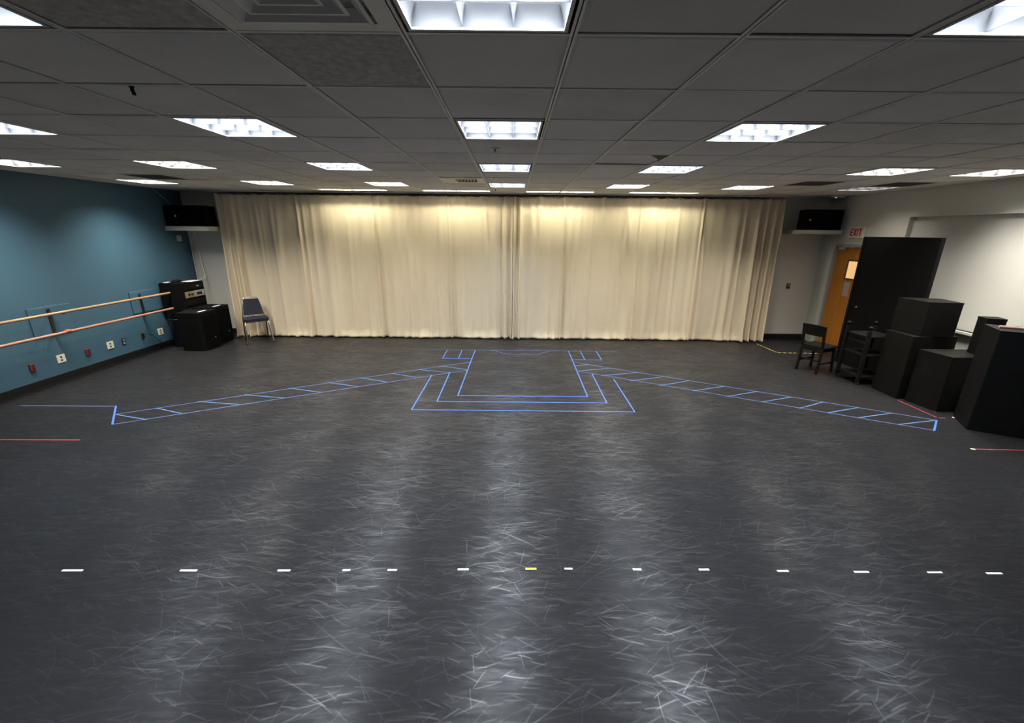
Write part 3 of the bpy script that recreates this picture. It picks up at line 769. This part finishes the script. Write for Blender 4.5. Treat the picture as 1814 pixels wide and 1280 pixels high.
# ================================================================== RIGHT SIDE
# ---- door
d = MB().box((XR+0.03, DY0+0.045, 0.006), (XR+0.075, DY1-0.045, DZ-0.045))
door = struct('door_1', d, M['oak'], 0.002)
fr_ = MB().box((XR-0.015,DY1-0.045,0),(XR+0.12,DY1,DZ)).box((XR-0.015,DY0,0),(XR+0.12,DY0+0.045,DZ)).box((XR-0.015,DY0+0.045,DZ-0.045),(XR+0.12,DY1-0.045,DZ))
fr_.build('door_frame', M['steel'], door, 0.003)
wy0, wy1, wz0, wz1 = 7.62, 7.915, 1.335, 1.635
MB().box((XR+0.020,wy0-0.03,wz0-0.03),(XR+0.031,wy0,wz1+0.03)).box((XR+0.020,wy1,wz0-0.03),(XR+0.031,wy1+0.03,wz1+0.03)).box((XR+0.020,wy0,wz0-0.03),(XR+0.031,wy1,wz0)).box((XR+0.020,wy0,wz1),(XR+0.031,wy1,wz1+0.03)).build('window_frame', M['brown_plate'], door)
MB().box((XR+0.026,wy0,wz0),(XR+0.031,wy1,wz1)).build('window_pane', M['window_lit'], door)
MB().box((XR-0.02,8.03,DZ-0.10),(XR+0.03,8.20,DZ-0.052)).bar((XR-0.005,8.10,DZ-0.055),(XR-0.03,7.80,DZ-0.05),0.02,0.012).build('door_closer', M['steel'], door, 0.004)
MB().tube([(XR+0.03,7.56,0.92),(XR-0.01,7.56,0.92),(XR-0.015,7.58,0.92),(XR-0.015,7.66,0.92)],0.010,10).build('door_handle', M['steel'], door)
MB().box((XR-0.005,DY0+0.045,0),(XR+0.09,DY1-0.045,0.005)).build('threshold', M['dark_metal'], door)
o = MB().box((-0.0015,-0.068,-0.125),(0.0,0.068,0.125)).build('door_notice', M['notice'], None, loc=(XR+0.0299,7.845,1.135)); tag(o,'greyish paper notice taped to the door under its window','notice')
# room behind the doorway is closed off by a plain panel
struct('wall_corridor', MB().box((XR+0.20,DY0-0.05,0),(XR+0.25,DY1+0.05,DZ+0.05)), M['white_wall'])

# ---- exit sign
t = thing('exit_sign', 'pale sign with red letters above the oak door', 'exit sign', (XR-0.001,7.815,2.135))
MB().box((-0.05,-0.16,-0.095),(0,0.16,0.095)).build('housing', M['exit_white'], t, 0.005)
lt = MB()
def bar2(y0,z0,y1,z1,w_=0.017): lt.bar((-0.0515,y0,z0),(-0.0515,y1,z1),0.004,w_,upv=(0,1,0) if abs(z1-z0)>abs(y1-y0) else (0,0,1))
def vbar(y,z0,z1,w_=0.023): lt.box((-0.0535,y-w_/2,z0),(-0.0495,y+w_/2,z1))
def hbar(y0,y1,z,w_=0.021): lt.box((-0.0535,y0,z-w_/2),(-0.0495,y1,z+w_/2))
z0, z1 = -0.062, 0.062
vbar(0.118,z0,z1)
for z in (z0+0.008,0,z1-0.008): hbar(0.066,0.118,z)
for s_ in (-1,1):
    q = [( -0.0535, 0.022+s_*0.025-0.012, z0),( -0.0535,0.022+s_*0.025+0.012,z0),(-0.0535,0.022-s_*0.025+0.012,z1),(-0.0535,0.022-s_*0.025-0.012,z1)]
    lt.add(q+[(x+0.004,y,z) for x,y,z in q],[(0,1,2,3),(7,6,5,4),(0,4,5,1),(1,5,6,2),(2,6,7,3),(3,7,4,0)])
vbar(-0.034,z0,z1)
vbar(-0.094,z0,z1); hbar(-0.124,-0.064,z1-0.008)
lt.build('lettering', M['exit_red'], t)

# ---- thermostat and access point
t = thing('thermostat', 'small brown thermostat on the wall right of the curtain', 'thermostat', (5.561,YF,1.096))
MB().box((-0.035,-0.022,-0.05),(0.035,0,0.05)).build('cover', M['brown_plate'], t, 0.006)
MB().box((-0.02,-0.024,0.0),(0.02,-0.0215,0.03)).build('dial_window', M['gold'], t)
t = thing('wireless_access_point', 'flat pale ceiling unit with blue light above the right speaker', 'access point', (5.93,8.30,H-0.0))
MB().lathe((0,0,0),[(0.001,-0.032),(0.075,-0.031),(0.105,-0.02),(0.11,-0.001),(0.001,-0.0)],28).build('case', M['pale_plastic'], t)
MB().lathe((-0.075,-0.055,-0.029),[(0.001,-0.005),(0.007,-0.003),(0.008,0.003)],10).build('status_light', M['led_blue'], t)

# ---- tall black flat
t = thing('scenery_flat', 'tall matte black scenery flat standing in front of the oak door', 'scenery flat', (5.62,6.42,0), 0)
MB().box((-0.015,-0.64,0.0),(0.0,0.64,2.065)).build('face_panel', M['black_flat'], t, 0.002)
for a in (-0.64, 0.60): MB().box((0.0,a,0.0),(0.04,a+0.04,2.065)).build('stile', M['black_flat'], t, 0.002)
for z in (0.0,0.98,2.02): MB().box((0.0,-0.60,z),(0.04,0.60,z+0.045)).build('rail', M['black_b'], t, 0.002)
MB().box((-0.03,0.60,0.0),(-0.015,0.64,2.065)).build('edge_batten', M['black_b'], t, 0.002)
MB().tube([(-0.015,0.46,0.97),(-0.028,0.46,0.97)],0.012,10).build('bolt', M['silver'], t)

# ---- stage boxes
def stage_box(name, lab, pts, z0, z1, m, bevel=0.008, cleats=True, group='black painted stage boxes'):
    cx_ = sum(p[0] for p in pts)/4; cy_ = sum(p[1] for p in pts)/4
    t = thing(name, lab, 'stage box', (cx_,cy_,z0), 0, group)
    q = [(x-cx_,y-cy_) for x,y in pts]
    h_ = z1-z0
    MB().prism(q,0,h_-0.018).build('carcass', m, t, bevel)
    q2 = [(x*1.003,y*1.003) for x,y in q]
    MB().prism(q2,h_-0.018,h_).build('lid', m, t, 0.004)
    return t
stage_box('stage_box','tall black box supporting the big black cube beside the flat',[(5.14,5.29),(5.75,5.33),(5.73,5.73),(5.16,5.73)],0,0.85,M['black_b'])
stage_box('stage_cube','big black cube on top of the tall box, against the pale wall',[(5.25,5.325),(5.625,5.27),(5.70,5.66),(5.215,5.745)],0.851,1.29,M['black_b'])
stage_box('stage_box','lower black box between tall box and large dark block, pale scratch on top',[(5.275,4.87),(5.85,4.90),(5.84,5.26),(5.215,5.255)],0,0.70,M['black_b'])
o = stage_box('stage_block','narrow upright black block standing on the lower box by the wall',[(5.655,4.985),(5.835,4.93),(5.90,5.10),(5.70,5.14)],0.701,1.155,M['black'])
a = R(-30); ux, uy = math.cos(a), math.sin(a); vx, vy = -uy, ux
def corner(p, s_, t_): return (p[0]+ux*s_+vx*t_, p[1]+uy*s_+vy*t_)
P0 = (5.145, 4.376)
big = stage_box('large_stage_box','largest black box at the right edge, nearest the camera',[P0,corner(P0,0.70,0),corner(P0,0.70,0.42),corner(P0,0,0.42)],0,1.14,M['black'])
t = thing('wooden_pole', 'thin pinkish wooden stick lying on the largest black box', 'stick', (5.28,4.52,1.155))
MB().tube([(0,0,0.0),(0.25,-0.14,0.0),(0.50,-0.29,0.0)],[0.014,0.012,0.012],10).build('stick', M['pink_wood'], t)

# ---- black shelf cart with ball finials
t = thing('shelf_cart', 'black three shelf cart with ball topped posts beside the flat', 'cart', (5.22,6.02,0))
px_, py_ = 0.20, 0.20
for a_ in (-1,1):
    for b_ in (-1,1):
        p = MB().box((a_*px_-0.02,b_*py_-0.02,0.05),(a_*px_+0.02,b_*py_+0.02,0.80)).build('post', M['black_b'], t, 0.004)
        MB().lathe((a_*px_,b_*py_,0.80),[(0.012,0),(0.010,0.018),(0.024,0.028),(0.030,0.045),(0.024,0.063),(0.001,0.072)],16).build('finial', M['black_b'], p)
        MB().tube([(a_*px_-0.008,b_*py_,0.028),(a_*px_+0.008,b_*py_,0.028)],0.027,14).box((a_*px_-0.014,b_*py_-0.012,0.03),(a_*px_+0.014,b_*py_+0.012,0.055)).build('caster', M['dark_metal'], t)
for z in (0.72,0.45,0.13):
    MB().box((-px_-0.01,-py_-0.01,z-0.022),(px_+0.01,py_+0.01,z)).build('shelf', M['black_b'], t, 0.003)
MB().box((-px_,-py_,0.60),(-px_+0.012,py_,0.63)).build('side_rail', M['black_b'], t)

# ---- small black wooden chair seen from behind
ang = math.atan2(-0.31, 0.135)     # direction from left rear foot to right rear foot
t = thing('wooden_chair', 'small black painted wooden chair with its back to the camera', 'chair', (4.715,6.445,0), ang)
W2, D = 0.155, 0.33                # half width along local x, depth along local +y
for sx in (-1,1):
    lg = MB()
    lg.bar((sx*W2-0.0,-0.03,0.0),(sx*W2,0.0,0.40),0.034,0.030,upv=(0,1,0))
    lg.bar((sx*W2,0.0,0.40),(sx*W2,-0.055,0.755),0.034,0.028,upv=(0,1,0))
    lg.build('rear_leg', M['black_b'], t, 0.005)
    MB().bar((sx*(W2+0.005),D,0.0),(sx*(W2-0.01),D-0.02,0.40),0.032,0.032,upv=(0,1,0)).build('front_leg', M['black_b'], t, 0.005)
    MB().bar((sx*W2,-0.01,0.16),(sx*W2,D-0.01,0.16),0.016,0.022).build('side_stretcher', M['black_b'], t)
MB().bar((-W2,-0.01,0.20),(W2,-0.01,0.20),0.016,0.022).build('rear_stretcher', M['black_b'], t)
MB().box((-W2,-0.01,0.345),(W2,0.008,0.40)).box((-W2,D-0.03,0.345),(W2,D-0.012,0.40)).box((-W2-0.004,0,0.345),(-W2+0.012,D-0.02,0.40)).box((W2-0.012,0,0.345),(W2+0.004,D-0.02,0.40)).build('apron', M['black_b'], t)
MB().prism(rounded(-W2-0.03,-0.01,W2+0.03,D+0.03,0.03,4),0.40,0.425).build('seat', M['black_b'], t, 0.006)
cr_ = MB(); n = 9; vs = []
for k in range(n+1):
    u = -1+2*k/n; x = u*(W2+0.016); bow = -0.018*(1-u*u)
    for dy, z in ((-0.012,0.0),(0.012,0.0),(0.012,0.155),(-0.012,0.155)):
        zz = 0.60+z; vs.append((x, -0.032-(zz-0.6)*0.15+bow+dy, zz + (0.012*(1-u*u) if z > 0 else -0.008*(1-u*u))))
cr_.add(vs,[(k*4+a_,k*4+(a_+1)%4,(k+1)*4+(a_+1)%4,(k+1)*4+a_) for k in range(n) for a_ in range(4)]+[(0,1,2,3),(n*4+3,n*4+2,n*4+1,n*4)])
cr_.build('backrest', M['black_b'], t, 0.004)

# ================================================================== FLOOR TAPE
TW = 0.0145
def strip(parent, seg, m, z=0.0006, wd=TW, name='tape_strip', org=(0,0)):
    x0_, y0_, x1_, y1_ = seg
    dx, dy = x1_-x0_, y1_-y0_; L = math.hypot(dx, dy); dx /= L; dy /= L
    nx_, ny_ = -dy*wd/2, dx*wd/2
    ox, oy = org
    P = [(x0_+nx_-ox,y0_+ny_-oy),(x0_-nx_-ox,y0_-ny_-oy),(x1_-nx_-ox,y1_-ny_-oy),(x1_+nx_-ox,y1_+ny_-oy)]
    return MB().prism(P, z-0.0006, z).build(name, m, parent)
def outline(name, lab, segs, m, z=0.0012, wd=TW, part='tape_strip'):
    ox = sum(s_[0]+s_[2] for s_ in segs)/2/len(segs); oy = sum(s_[1]+s_[3] for s_ in segs)/2/len(segs)
    t = thing(name, lab, 'tape marking', (ox, oy, 0))
    for k, s_ in enumerate(segs): strip(t, s_, m, z + 0.0003*(k % 2), wd, part, (ox, oy))
    return t, (ox, oy)
outline('tape_line','long faint blue tape line nearest the curtain',T['back_line'],M['tape_grey'],0.0010,0.013)
outline('tape_rectangle','innermost blue tape rectangle, open towards the curtain',T['inner'],M['tape_blue'],0.0018)
outline('tape_rectangle','middle of the three nested blue tape outlines',T['mid'],M['tape_blue'],0.0018)
outline('tape_rectangle','outermost and largest of the three nested blue tape outlines',T['outer'],M['tape_blue'],0.0018)
outline('tape_box_outline','small blue tape boxes left of the innermost rectangle',T['booth_l'],M['tape_blue'],0.0016,0.0145)
outline('tape_box_outline','small blue tape boxes right of the innermost rectangle',T['booth_r'],M['tape_blue'],0.0016,0.0145)
outline('tape_steps_outline','stepped blue tape curve at the curtain end of the rectangle',T['steps'],M['tape_grey'],0.0016,0.014)
for side, lab in (('l','blue tape ladder running out to the left'),('r','blue tape ladder running out to the right boxes')):
    t, og = outline('tape_ladder', lab, T['ramp_%s_rail' % side], M['tape_grey'], 0.0010, 0.0140, 'side_rail')
    for s_ in T['ramp_%s_rung' % side]: strip(t, s_, M['tape_light'], 0.0020, 0.0145, 'rung', og)
    for s_ in T['ramp_%s_end' % side]: strip(t, s_, M['tape_blue'], 0.0026, 0.019, 'end_strip', og)
outline('tape_line','blue tape line from the left ladder towards the teal wall',T['blue_left'],M['tape_grey'],0.0010,0.014)
for s_, lab in zip(T['red'],('red tape line at the left edge of the picture','diagonal red tape line beside the lower black box','short red tape dash at the corner of the diagonal red line','tiny red tape dash under the black boxes','red tape line at the right edge of the picture')):
    outline('red_tape_line',lab,[s_],M['tape_red'],0.0010,0.015)
for s_, lab in zip(T['cream'],('tiny cream tape scrap beside the short red dash','tiny cream tape scrap at the start of the right red line')):
    outline('cream_tape_scrap',lab,[s_],M['tape_cream'],0.0016,0.026)
N_ = len(T['dash'])
lab_d = {0:'white tape dash at the far left of the dashed row, longest of them',1:'second white tape dash from the left',2:'third white tape dash from the left, amid scratches',3:'smallest white tape dash, fourth from the left',
         4:'fifth white tape dash from the left',5:'white tape dash just left of the yellow one',6:'bright yellow tape dash in the middle of the white row',7:'short white tape dash just right of the yellow one',
         8:'second white tape dash to the right of the yellow one',9:'third white tape dash to the right of the yellow one',10:'fourth white tape dash from the right end',11:'third white tape dash from the right end',12:'second white tape dash from the right end',13:'white tape dash at the far right end of the row'}
for k, s_ in enumerate(T['dash']):
    t = strip(None, (s_[0]-(s_[0]+s_[2])/2, s_[1]-(s_[1]+s_[3])/2, s_[2]-(s_[0]+s_[2])/2, s_[3]-(s_[1]+s_[3])/2), M['tape_yellow'] if k == 6 else M['tape_white'], 0.0012, 0.0135, 'tape_dash')
    t.location = ((s_[0]+s_[2])/2, (s_[1]+s_[3])/2, 0)
    tag(t, lab_d[k], 'tape mark', 'row of tape dashes across the floor')
# dashed hazard tape
hz = T['hazard']; hx, hy = hz[0][2], hz[0][3]
t = thing('hazard_tape','dashed yellow and black tape from the curtain edge to the wooden chair','tape marking',(hx,hy,0))
for s_, n in zip(hz, (7, 8)):
    strip(t, s_, M['haz_black'], 0.0010, 0.024, 'black_strip', (hx,hy))
    for k in range(n):
        a0, a1 = (k+0.15)/n, (k+0.72)/n
        q = (s_[0]+(s_[2]-s_[0])*a0, s_[1]+(s_[3]-s_[1])*a0, s_[0]+(s_[2]-s_[0])*a1, s_[1]+(s_[3]-s_[1])*a1)
        strip(t, q, M['haz_yellow'], 0.0018, 0.024, 'yellow_dash', (hx,hy))
